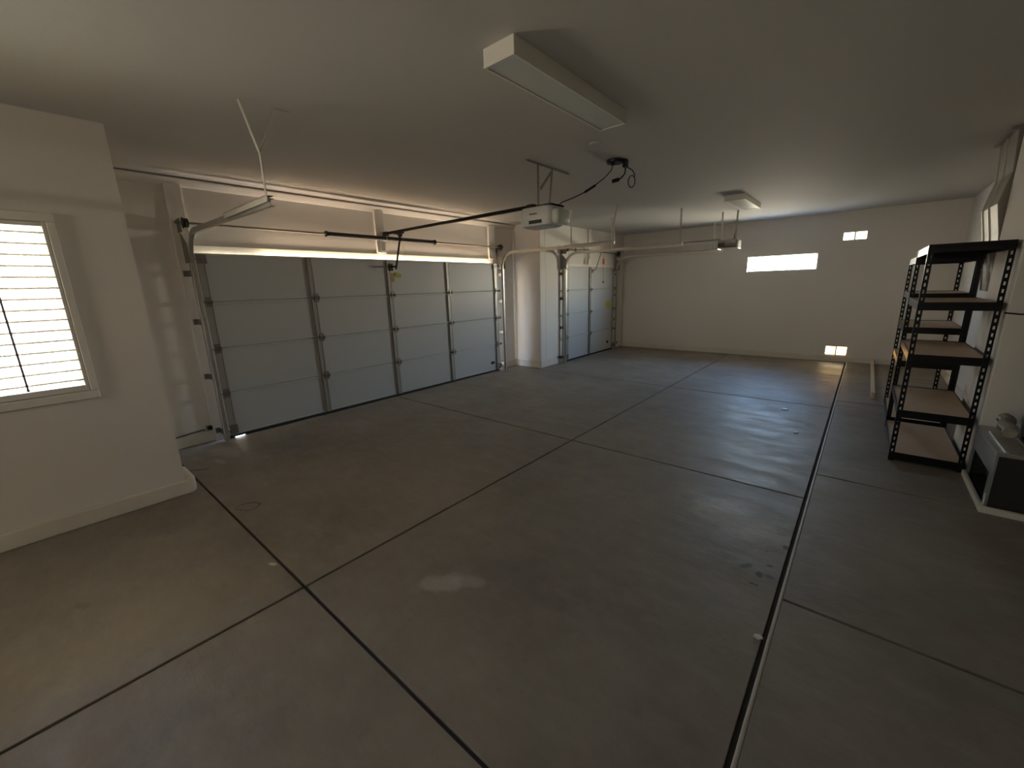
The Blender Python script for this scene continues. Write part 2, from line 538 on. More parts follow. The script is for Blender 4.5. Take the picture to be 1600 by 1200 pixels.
# ------------------------------------------------------------------ windows
def build_windows():
    # shuttered window on the short left wall
    fr = MB()
    y0, y1, z0, z1 = -.68, .257, .925, 2.18
    iy0, iy1, iz0, iz1 = -.62, .215, .985, 2.12
    x0, x1 = XL, XL + .03
    fr.box(x0, x1, y0, y1, iz1, z1).box(x0, x1, y0, y1, z0, iz0).box(x0, x1, y0, iy0, iz0, iz1).box(x0, x1, iy1, y1, iz0, iz1)
    w = struct(fr.build('window_1', M['shutter'], bevel=.008, seg=3))
    for a, b in ((iy0, iy1),):
        p = MB()
        s = .048
        xa, xb = XL - .004, XL + .026
        p.box(xa, xb, a, a + s, iz0, iz1).box(xa, xb, b - s * .45, b, iz0, iz1)
        p.box(xa, xb, a + s, b - s * .45, iz1 - .03, iz1 - .003).box(xa, xb, a + s, b - s * .45, iz0 + .003, iz0 + .045)
        pan = p.build('shutter_frame', M['shutter'], w, bevel=.004)
        n = 15
        for i in range(n):
            z = 1.07 + i * (2.05 - 1.07) / (n - 1)
            l = MB()
            prof = [(.031 * math.cos(t), .0085 * math.sin(t)) for t in [2 * math.pi * k / 12 for k in range(12)]]
            l.prism([(XL + .007 + u, z + v + u * .02) for u, v in prof], 'y', a + s - .002, b - s * .45 + .002)
            l.build('louver', M['shutter'], pan, smooth=True)
        c = -.07 if b > 0 else (a + b) / 2
        MB().box(XL + .039, XL + .048, c - .006, c + .006, 1.035, 1.66).build('tilt_rod', M['rod'], pan)
    MB().box(XL - .125, XL - .12, iy0, iy1, iz0 - .01, iz1 + .01).build('pane', M['glass'], w)
    sash = MB()
    for a in ((iy0, iy1, iz0, iz0 + .045), (iy0, iy1, iz1 - .045, iz1), (iy0, iy0 + .04, iz0 + .045, iz1 - .045), (iy1 - .04, iy1, iz0 + .045, iz1 - .045)):
        sash.box(XL - .14, XL - .105, *a)
    sash.build('sash', M['white'], w)
    # small horizontal window in the far wall
    fx0, fx1, fz0, fz1 = -2.035, -.83, 1.783, 2.083
    s = MB()
    ya, yb = FAR + .09, FAR + .13
    s.box(fx0, fx1, ya, yb, fz0, fz0 + .018).box(fx0, fx1, ya, yb, fz1 - .018, fz1)
    s.box(fx0, fx0 + .03, ya, yb, fz0 + .018, fz1 - .018).box(fx1 - .025, fx1, ya, yb, fz0 + .018, fz1 - .018)
    w2 = struct(s.build('window_2', M['white']))
    MB().box(fx0 + .03, fx1 - .025, ya + .015, ya + .02, fz0 + .018, fz1 - .018).build('pane', M['glass'], w2)
    # two combustion-air vents, each an opening with a centre bar and a mesh-free grille frame
    for nm, x0, x1, z0, z1, lab in (('air_vent', -.490, -.140, 2.280, 2.430, 'small two-pane bright air vent high in the far wall near the ceiling'),
                                    ('air_vent', -.510, -.170, .125, .303, 'small two-pane bright air vent low in the far wall just above the floor')):
        t = thing(nm, ((x0 + x1) / 2, FAR, z0), lab, 'vent', 'air vents in the far wall')
        fr = MB()
        ya, yb = FAR + .01, FAR + .03
        e = .008
        fr.box(x0, x1, ya, yb, z0, z0 + e).box(x0, x1, ya, yb, z1 - e, z1).box(x0, x0 + e, ya, yb, z0 + e, z1 - e).box(x1 - e, x1, ya, yb, z0 + e, z1 - e)
        fr.build('vent_frame', M['trimw'], t)
        c = (x0 + x1) / 2
        MB().box(x0 + e, x1 - e, ya + .012, ya + .014, z0 + e, z1 - e).build('screen', M['screen_low' if z0 < 1 else 'screen_high'], t)  # added sheet that only filters the daylight
        MB().box(c - .011, c + .011, ya, yb, z0 + e, z1 - e).build('centre_bar', M['trimw'], t)
build_windows()

# ------------------------------------------------------------------ garage doors
def build_door(x, y0, y1, ztop, stiles, label, side_st=.075, group='sectional garage doors', stm='stile'):
    t = thing('garage_door', (x, (y0 + y1) / 2, 0), label, 'garage door', group)
    n = 4
    z0 = .035
    h = (ztop - z0) / n
    for i in range(n):
        a, b = z0 + i * h, z0 + (i + 1) * h
        s = MB()
        # pan with rolled top and bottom rails (tongue and groove ends)
        s.box(x - .045, x - .005, y0, y1, a, b)
        s.box(x - .008, x, y0, y1, a + .003, b - .003)
        s.box(x, x + .010, y0, y1, b - .030, b - .006)
        s.box(x, x + .008, y0, y1, a + .006, a + .022)
        sec = s.build('door_section', M['door'], t, bevel=.003)
        for k, ys in enumerate([y0 + side_st / 2, *stiles, y1 - side_st / 2]):
            w = side_st if k in (0, len(stiles) + 1) else .060
            st = MB()
            # hat-shaped stile: two flanges and a raised web
            st.box(x, x + .026, ys - w / 2, ys + w / 2, a + .006, b - .006)
            st.box(x, x + .030, ys + w / 2 - .010, ys + w / 2, a + .010, b - .010)
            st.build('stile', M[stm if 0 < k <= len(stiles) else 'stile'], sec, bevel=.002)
            if i < n - 1:
                hg = MB()
                hy = ys + .03 if 0 < k <= len(stiles) else ys
                hg.box(x + .026, x + .032, hy - .028, hy + .028, b - .052, b + .052)
                hg.cyl((x + .040, hy - .034, b), (x + .040, hy + .034, b), .010, 10)
                hg.box(x + .030, x + .050, hy - .034, hy - .028, b - .02, b + .02)
                hg.box(x + .030, x + .050, hy + .028, hy + .034, b - .02, b + .02)
                hg.build('hinge', M['galvd'], sec)
    # rollers ride in the tracks
    for ys, d in ((y0, -1), (y1, 1)):
        for z in [z0 + .07] + [z0 + h * k for k in (1, 2, 3)] + [ztop - .06]:
            r = MB()
            r.cyl((x + .045, ys - d * .05, z), (x + .045, ys + d * .035, z), .006, 8)
            r.cyl((x + .045, ys + d * .02, z), (x + .045, ys + d * .036, z), .021, 16)
            r.build('roller', M['galvd'], t)
    for ys, d in ((y0, 1), (y1, -1)):
        br = MB()
        br.box(x + .026, x + .034, ys, ys + d * .085, z0 + .02, z0 + .13)
        br.box(x + .034, x + .06, ys, ys + d * .012, z0 + .03, z0 + .11)
        br.build('bottom_bracket', M['galvd'], t)
        tb = MB()
        tb.box(x + .026, x + .034, ys, ys + d * .09, ztop - .11, ztop - .02)
        tb.build('top_bracket', M['galvd'], t)
    return t, z0

DW0, DW1, DWX = 1.285, 5.945, -5.42
wide, wz = build_door(DWX, DW0, DW1, 2.06, (2.455, 3.595, 4.725), 'wide white four-section garage door under the long black spring')
sl = MB()
sl.box(DWX - .045, DWX + .002, DW0 + .16, DW1, .002, .036)
sl.box(DWX - .045, DWX + .002, DW0, DW0 + .045, .002, .036)
sl.box(DWX - .045, DWX + .002, DW0 + .045, DW0 + .16, .015, .036)
sl.build('bottom_seal', M['rubber'], wide)
bk = MB().box(DWX + .026, DWX + .04, 3.60, 3.66, 1.90, 2.0).box(DWX + .04, DWX + .13, 3.625, 3.645, 1.945, 1.96)
bk.build('operator_bracket', M['blackm'], wide)
o = MB().box(DWX + .002, DWX + .005, 3.650, 3.690, 1.745, 1.865).build('hang_tag', M['orange'], wide)
o['label'] = 'orange paper tag stuck below the opener bracket'
mx = Matrix.Translation((DWX + .004, 3.76, 1.84)) @ Matrix.Rotation(math.radians(-14), 4, 'X')
o = MB().box(-.002, .002, -.055, .055, -.028, .028, mx).build('hang_tag', M['lime'], wide)
o['label'] = 'yellow-green paper tag stuck below the opener bracket'
MB().box(DWX + .001, DWX + .016, 5.72, 5.80, .165, .215).build('lift_handle', M['blackm'], wide, bevel=.003)

SX = XS + .045
SY0, SY1 = 7.42, 9.58
small, sz = build_door(SX, SY0, SY1, 2.005, (8.41,), 'narrow white four-section garage door in the corner by the far wall', side_st=.06, stm='galvd')  # middle stile in darker steel, its shadow put into the colour
MB().box(SX - .045, SX + .002, SY0, SY1, .002, .036).build('bottom_seal', M['rubber'], small)
MB().box(SX + .026, SX + .038, 8.46, 8.52, 1.87, 1.95).build('operator_bracket', M['galvd'], small)
o = MB().box(SX + .001, SX + .004, 9.22, 9.42, 1.05, 1.22).build('warning_label', M['yellow'], small)
o['label'] = 'yellow square warning label'
MB().cyl((SX + .001, 9.32, .215), (SX + .015, 9.32, .215), .035, 16).build('lift_handle', M['blackm'], small)

# ------------------------------------------------------------------ tracks
CH = [(-.024, -.014), (.024, -.014), (.024, .014), (.020, .014), (.020, -.010), (-.020, -.010), (-.020, .014), (-.024, .014)]
CH2 = [(b, a) for a, b in CH]
def build_track(x, y, d, xend, zh, r, label, wallx, hx, m='galv', group='steel tracks of the garage doors', bar_len=.9):
    """x: vertical rail; y: rail plane; d: +1 when the door lies towards +y; xend: free end of the horizontal rail"""
    t = thing('door_track', (x, y, 0), label, 'door track', group)
    path = [(x, y, .01)] + [(x, y, .3 * k) for k in range(1, int((zh - r) / .3) + 1)] + arc(x + r, zh - r, r, 180, 90, y) + [(xend, y, zh - .02)]
    MB().sweep(CH2, path, (0, d, 0)).build('rail', M[m], t)
    # wall angle along the vertical rail and its brackets
    an = MB()
    an.box(x - .022, x + .012, y - d * .032, y - d * .028, .01, zh - r + .1)
    an.build('wall_angle', M['galv'], t)
    for zb in (.12, .75, 1.35, 1.85):
        kb = MB().box(wallx, x - .010, y - d * .036, y - d * .032, zb - .03, zb + .03)
        kb.box(wallx, wallx + .004, y - d * .075, y - d * .036, zb - .03, zb + .03)
        kb.build('wall_bracket', M['galvd'], t)
    fb = MB()
    fb.prism([(wallx + .002, zh - r - .02), (x + .05, zh - r - .02), (x + .05, zh - r + .16), (wallx + .002, zh + .02)], 'y', y - d * .036, y - d * .031)
    fb.build('flag_bracket', M['galvd'], t)
    # angle bar stiffening the horizontal rail
    ab = MB()
    ab.box(xend - bar_len, xend, y - d * .034, y - d * .030, zh - .02, zh + .022)
    ab.box(xend - bar_len, xend, y - d * .034, y + d * .012, zh + .018, zh + .022)
    ab.build('stiffener', M['strap'], t)
    return t

def strap(t, p0, p1, w=.030, side=(1, 0, 0), m='strap'):
    return MB().bar(p0, p1, w, .004, side).build('hanger', M[m], t)

zt = 2.245
tl = build_track(-5.355, 1.245, 1, -3.16, zt, .27, 'steel track at the shuttered-window end of the wide door, hung from a Y-shaped strap', XD + .045, -3.16)
strap(tl, (-3.165, 1.214, 2.23), (-3.165, 1.214, 2.545))
strap(tl, (-3.165, 1.212, 2.525), (-3.125, 1.12, H))
strap(tl, (-3.165, 1.216, 2.525), (-3.128, 1.33, H))
MB().box(-3.15, -3.11, 1.33, 1.42, H - .004, H).build('hanger_foot', M['strap'], tl)
tr = build_track(-5.355, 6.06, -1, -3.06, zt, .27, 'steel track between the wide door and the wall pillar', XD, -3.06)
strap(tr, (-3.07, 6.094, 2.24), (-3.10, 6.10, 2.52))
strap(tr, (-3.10, 6.10, 2.50), (-3.07, 6.16, H))
strap(tr, (-3.85, 6.094, 2.25), (-3.85, 6.094, H), .022)
sl_ = build_track(-4.78, 7.345, 1, -2.46, zt, .28, 'steel track between the wall pillar and the narrow door', XS, -2.46)
strap(sl_, (-2.49, 7.314, 2.24), (-2.50, 7.31, 2.50))
strap(sl_, (-2.50, 7.31, 2.48), (-2.52, 7.36, H))
strap(sl_, (-3.75, 7.314, 2.25), (-3.75, 7.314, H), .02)
sr_ = build_track(-4.78, 9.66, -1, -2.42, zt, .28, 'steel track squeezed between the narrow door and the far wall', XS, -2.42)
strap(sr_, (-2.62, 9.694, 2.24), (-2.62, 9.694, H), .02)

# ------------------------------------------------------------------ torsion springs
def spring_coil(mb, x, z, y0, y1, r):
    """closely wound coil: a ribbed tube"""
    n = int((y1 - y0) / .012)
    pts, ring, N = [], [], 14
    vs, fs = [], []
    for i in range(n + 1):
        rr = r if i % 2 else r - .003
        yy = y0 + (y1 - y0) * i / n
        vs += [(x + rr * math.cos(2 * math.pi * k / N), yy, z + rr * math.sin(2 * math.pi * k / N)) for k in range(N)]
    fs = [(i * N + k, i * N + (k + 1) % N, (i + 1) * N + (k + 1) % N, (i + 1) * N + k) for i in range(n) for k in range(N)]
    fs += [tuple(range(N)), tuple(range(n * N, n * N + N))]
    mb.add(vs, fs)

def build_torsion(x, z, ya, yb, s0, s1, yc, r, label, wallx, drum_at, sm='black', pad=None):
    t = thing('torsion_spring', (x, yc, z), label, 'spring', 'torsion springs over the doors')
    MB().cyl((x, ya, z), (x, yb, z), .0125, 12).build('shaft', M['galvd'], t, smooth=True)
    for a, b in ((s0, yc - .012), (yc + .012, s1)):
        if b - a < .05:
            continue
        m = MB()
        spring_coil(m, x, z, a, b, r)
        m.build('spring', M[sm], t)
    for y in (s0 - .03, s1 + .01):
        MB().cyl((x, y, z), (x, y + .02, z), r * 1.25, 18).build('winding_cone', M[sm], t)
    cb = MB()
    xx = pad if pad else wallx
    cb.box(xx, xx + .005, yc - .03, yc + .03, z - .16, z + .05)
    cb.box(xx, x + .02, yc - .004, yc + .004, z - .03, z + .03)
    cb.build('centre_bracket', M['strap'], t)
    for y, dd in zip(drum_at, (1, -1)):
        d = MB()
        d.cyl((x, y - .02, z), (x, y + .02, z), .045, 20)
        d.cyl((x, y + dd * -.024, z), (x, y + dd * -.02, z), .054, 20)
        d.build('cable_drum', M['blackm'], t, smooth=True)
        e = MB()
        e.box(wallx, x + .03, y - dd * .05 - .003, y - dd * .05 + .003, z - .09, z + .04)
        e.build('end_bracket', M['galvd'], t)
        MB().cyl((x + .045, y, z), (x + .045, y, .12), .0025, 6).build('lift_cable', M['galvd'], t)
    return t
build_torsion(-5.37, 2.345, 1.16, 6.12, 2.73, 4.45, 3.59, .030, 'long black torsion spring on its rod above the wide garage door', XD, (1.25, 6.02), pad=XD + .04)
build_torsion(-4.76, 2.33, 7.30, 9.74, 7.72, 8.44, 8.43, .024, 'short dark torsion spring on its rod above the narrow garage door', XS, (7.37, 9.66), sm='galvd', pad=XS + .03)

# ------------------------------------------------------------------ openers
def rounded_rect(cx, cy, w, h, r, n=6):
    p = []
    for sx, sy, a in ((1, 1, 0), (-1, 1, 90), (-1, -1, 180), (1, -1, 270)):
        for i in range(n + 1):
            t = math.radians(a + 90 * i / n)
            p.append((cx + sx * (w / 2 - r) + r * math.cos(t), cy + sy * (h / 2 - r) + r * math.sin(t)))
    return p

def loft(mb, rings):
    n = len(rings[0])
    vs = [v for r in rings for v in r]
    fs = [(i * n + k, i * n + (k + 1) % n, (i + 1) * n + (k + 1) % n, (i + 1) * n + k) for i in range(len(rings) - 1) for k in range(n)]
    fs += [tuple(range(n - 1, -1, -1)), tuple(range((len(rings) - 1) * n, len(rings) * n))]
    return mb.add(vs, fs)

def build_opener():
    yc = 3.63
    t = thing('garage_door_opener', (-2.62, yc, 2.2), 'white garage door opener hanging mid-ceiling on its long black rail', 'garage door opener')
    cx = -2.64
    def ring(w, d, z, r, dx=0):
        return [(x, y, z) for x, y in rounded_rect(cx + dx, yc, w, d, r)]
    b = MB()
    loft(b, [ring(.36, .245, 2.388, .05), ring(.385, .268, 2.375, .06), ring(.40, .285, 2.31, .065), ring(.40, .285, 2.245, .065), ring(.375, .262, 2.212, .06), ring(.31, .20, 2.198, .05)])
    b.build('housing', M['white'], t, smooth=True)
    tp = MB().box(cx - .17, cx + .19, yc - .11, yc + .11, 2.386, 2.402)
    tp.box(cx - .10, cx - .02, yc - .13, yc - .07, 2.392, 2.418).box(cx + .12, cx + .19, yc - .125, yc + .1, 2.385, 2.398)
    tp.build('top_plate', M['blackm'], t)
    ln = MB()
    yl = yc
    loft(ln, [[(x, y, z) for x, y in rounded_rect(cx + .225, yl, w, d, .03)] for w, d, z in ((.07, .20, 2.345), (.085, .225, 2.325), (.085, .225, 2.24), (.06, .19, 2.215))])
    o = ln.build('light_lens', M['lens'], t, smooth=True)
    o['label'] = 'frosted light lens at the back end'
    MB().box(cx - .065, cx + .095, yc - .1450, yc - .139, 2.228, 2.262).build('light_window', M['smoke'], t, bevel=.003)
    # brand line too small to read in the photograph: only its faint grey stroke pattern
    lg = MB()
    xx = cx - .055
    for i, w in enumerate((.012, .006, .010, .006, .010, .008, .004, .010, .012, .006, .010)):
        lg.box(xx, xx + w * .75, yc - .1434, yc - .1420, 2.314, 2.314 + (.014 if i % 3 == 0 else .010))
        xx += w
    lg.build('name_mark', M['smoke'], t)
    # rail, trolley and arm
    MB().box(-5.46, cx - .14, yc - .018, yc + .018, 2.403, 2.437).build('drive_rail', M['black'], t)
    hb = MB().box(-5.48, -5.40, yc - .024, yc + .024, 2.385, 2.445).cyl((-5.43, yc - .03, 2.42), (-5.43, yc + .03, 2.42), .008, 8)
    hb.build('header_bracket', M['blackm'], t)
    tr = MB().box(-5.20, -5.03, yc - .026, yc + .026, 2.385, 2.405).prism([(-5.15, 2.388), (-5.05, 2.388), (-5.07, 2.345), (-5.11, 2.335)], 'y', yc - .012, yc + .012)
    tr.build('trolley', M['blackm'], t)
    ar = MB().bar((-5.095, yc, 2.35), (-5.265, yc, 1.915), .028, .006, (0, 1, 0)).bar((-5.25, yc + .004, 1.955), (-5.385, yc + .004, 1.955), .024, .006, (0, 0, 1))
    ar.build('door_arm', M['blackm'], t)
    MB().tube([(-5.03, yc, 2.385), (-5.025, yc - .01, 2.2), (-5.03, yc + .01, 2.0), (-5.03, yc, 1.98)], .0015, 5).build('release_cord', M['red'], t)
    # ceiling angle and straps
    an = MB().box(-2.665, -2.635, 3.40, 4.12, H - .004, H).box(-2.639, -2.635, 3.40, 4.12, H - .020, H - .004)
    an.build('ceiling_angle', M['galvd'], t)
    for a, bb in (((-2.632, 3.555, H - .02), (-2.632, 3.555, 2.40)), ((-2.632, 3.80, H - .02), (-2.632, 3.74, 2.395)), ((-2.628, 3.80, H - .03), (-2.628, 3.585, 2.56))):
        MB().bar(a, bb, .026, .003, (0, 1, 0)).build('strap', M['galvd'], t)
build_opener()

def build_opener2():
    y = 8.45
    t = thing('garage_door_opener', (-2.0, y, 2.17), 'small dark garage door opener hanging near the far wall on its steel rail', 'garage door opener')
    hs = MB()
    loft(hs, [[(x, yy, z) for x, yy in rounded_rect(-2.02, y, w, d, .02)] for w, d, z in ((.28, .23, 2.325), (.31, .25, 2.315), (.31, .25, 2.20), (.29, .23, 2.185))])
    hs.build('housing', M['galvd'], t, smooth=True)
    o = MB().box(-2.17, -2.06, y - .128, y - .124, 2.20, 2.275).build('light_window', M['smoke'], t)
    for x in (-2.185, -1.855):
        MB().box(x - .012, x + .012, y - .11, y + .11, 2.165, 2.31 if x > -2 else 2.195).build('light_lens', M['white'], t, bevel=.006)
    MB().box(-4.86, -2.17, y - .016, y + .016, 2.325, 2.36).build('drive_rail', M['galvd'], t)
    MB().box(-4.64, -4.48, y - .025, y + .025, 2.30, 2.326).build('trolley', M['galvd'], t)
    MB().tube([(-4.56, y, 2.31), (-4.66, y + .02, 2.06), (-4.70, y + .03, 1.97), (-4.735, y + .03, 1.93), (-4.785, y + .03, 1.92)], .009, 8).build('door_arm', M['galvd'], t)
    MB().tube([(-4.515, y + .02, 2.30), (-4.515, y + .02, 1.68)], .003, 6).build('release_cord', M['galvd'], t)
    o = MB().cyl((-4.515, y + .02, 2.16), (-4.515, y + .02, 2.045), .022, 10, .026).build('release_handle', M['red'], t)
    o['label'] = 'red-orange release handle on the cord'
    MB().cyl((-4.515, y + .02, 1.685), (-4.515, y + .02, 1.645), .014, 8).build('cord_knob', M['blackm'], t)
    for x, yy in ((-2.14, y - .08), (-1.90, y - .08)):
        MB().bar((x, yy, 2.31), (x, yy, H), .028, .004, (1, 0, 0)).build('strap', M['galvd' if x > -2 else 'strap'], t)
    MB().bar((-1.90, y - .08, 2.48), (-1.97, y + .1, 2.31), .026, .004, (1, 0, 0)).build('strap', M['galvd'], t)
build_opener2()

# power to the first opener
def build_power():
    t = thing('ceiling_outlet', (-2.06, 4.05, H), 'round black ceiling outlet box with plugs and a dangling looped cord', 'outlet')
    MB().cyl((-2.06, 4.05, H), (-2.06, 4.05, H - .03), .085, 24, .078).build('outlet_box', M['black'], t, bevel=.004)
    MB().box(-1.99, -1.955, 4.07, 4.13, H - .075, H).build('adapter', M['black'], t, bevel=.004)
    MB().box(-2.075, -2.045, 3.99, 4.03, H - .055, H - .028).build('plug', M['black'], t, bevel=.004)
    MB().tube([(-1.97, 4.10, H - .07), (-1.975, 4.10, H - .13), (-2.00, 4.08, H - .165), (-2.03, 4.06, H - .185)], .007, 8).build('stub_cord', M['black'], t)
    MB().cyl((-2.02, 4.07, H - .178), (-2.075, 4.03, H - .195), .018, 10).build('plug', M['black'], t)
    pts = []
    for i in range(25):
        a = 2 * math.pi * i / 24
        pts.append((-1.925 + .026 * math.cos(a), 4.15 + .02 * math.cos(a), H - .20 + .055 * math.sin(a)))
    MB().tube(pts, .005, 6).build('cord_loop', M['black'], t)
    MB().tube([(-1.96, 4.12, H - .07), (-1.92, 4.15, H - .10), (-1.90, 4.165, H - .145), (-1.905, 4.16, H - .165)], .005, 6).build('stub_cord', M['black'], t)
    c = [(-2.06, 4.01, H - .05), (-2.07, 4.0, H - .10), (-2.12, 3.96, H - .165), (-2.20, 3.90, H - .235), (-2.27, 3.85, H - .285), (-2.36, 3.79, H - .33), (-2.46, 3.72, H - .37), (-2.50, 3.70, H - .40)]
    cord = tag(MB().tube(c, .005, 8).build('power_cord', M['black'], smooth=True), 'thin black power cord sagging from the ceiling outlet to the white opener', 'cord')
    MB().cyl((-2.19, 3.908, H - .228), (-2.275, 3.846, H - .288), .012, 10).build('inline_plug', M['black'], cord)
    tag(MB().cyl((-1.955, 3.472, H), (-1.955, 3.472, H - .012), .055, 28).build('cover_plate', M['ceiling'], bevel=.004), 'round ceiling-coloured cover plate by the end of the long light', 'cover plate')
build_power()

# ------------------------------------------------------------------ ceiling lights
def build_light(x0, x1, y0, y1, z, label, lens_in):
    t = thing('ceiling_light', ((x0 + x1) / 2, (y0 + y1) / 2, H), label, 'ceiling light', 'unlit box ceiling lights')
    b = MB()
    b.box(x0, x1, y0, y1, z + .012, H)
    b.build('housing', M['enamel'], t, bevel=.004)
    l = MB()
    e = lens_in
    l.box(x0 + e, x1 - e, y0 + e, y1 - e, z + .004, z + .016)
    l.build('lens', M['lens'], t, bevel=.003)
    fr = MB()
    fr.box(x0, x1, y0, y0 + e, z, z + .012).box(x0, x1, y1 - e, y1, z, z + .012).box(x0, x0 + e, y0 + e, y1 - e, z, z + .012).box(x1 - e, x1, y0 + e, y1 - e, z, z + .012)
    fr.build('lens_frame', M['enamel'], t)
build_light(-1.652, -1.448, 1.775, 3.01, 2.712, 'large long white box ceiling light ending at the round cover plate', .014)
build_light(-1.745, -1.475, 6.84, 7.92, 2.722, 'short-looking white box ceiling light directly above the small dark opener', .045)

# ------------------------------------------------------------------ shelving
def build_shelf(x0, x1, y0, y1, levels, ztop, label):
    t = thing('shelving_unit', ((x0 + x1) / 2, (y0 + y1) / 2, .012), label, 'shelving unit', 'black metal shelving units')
    fw, th, pitch = .036, .003, .055
    zb = .012
    for sx, sy in ((0, 0), (1, 0), (0, 1), (1, 1)):
        x = x1 if sx else x0
        y = y1 if sy else y0
        dx = -1 if sx else 1
        dy = -1 if sy else 1
        m = MB()
        def flange(axis):
            def bx(a, b, c, d):
                if axis == 'x':
                    m.box(x + dx * a, x + dx * b, y, y + dy * th, c, d)
                else:
                    m.box(x, x + dx * th, y + dy * a, y + dy * b, c, d)
            bx(0, .012, zb, ztop)
            bx(.023, fw, zb, ztop)
            z = zb
            while z < ztop - .02:
                bx(.012, .023, z, min(z + pitch - .026, ztop))
                z += pitch
        flange('x')
        flange('y')
        m.build('post', M['black'], t)
    bh = .060
    for z in levels:
        fr = MB()
        a = .005
        for yy, s in ((y0 + a, 1), (y1 - a, -1)):
            fr.box(x0 + .004, x1 - .004, yy, yy + s * .003, z - bh, z + .006)
            fr.box(x0 + .004, x1 - .004, yy, yy + s * .024, z - .020, z - .017)
        for xx, s in ((x0 + a, 1), (x1 - a, -1)):
            fr.box(xx, xx + s * .003, y0 + .004, y1 - .004, z - bh, z + .006)
            fr.box(xx, xx + s * .024, y0 + .004, y1 - .004, z - .020, z - .017)
        fr.build('shelf_frame', M['black'], t)
        MB().box(x0 + .010, x1 - .010, y0 + .010, y1 - .010, z - .017, z).build('shelf_board', M['board'], t)
    return t
build_shelf(.325, .785, 4.775, 5.90, (.085, .475, .965, 1.395, 1.845), 1.85, 'tall black slotted-post shelving unit with bare particle boards, nearer one')
build_shelf(.335, .790, 6.02, 7.05, (.085, .72, 1.08, 1.425, 1.795), 1.80, 'tall black slotted-post shelving unit standing behind the nearer one')

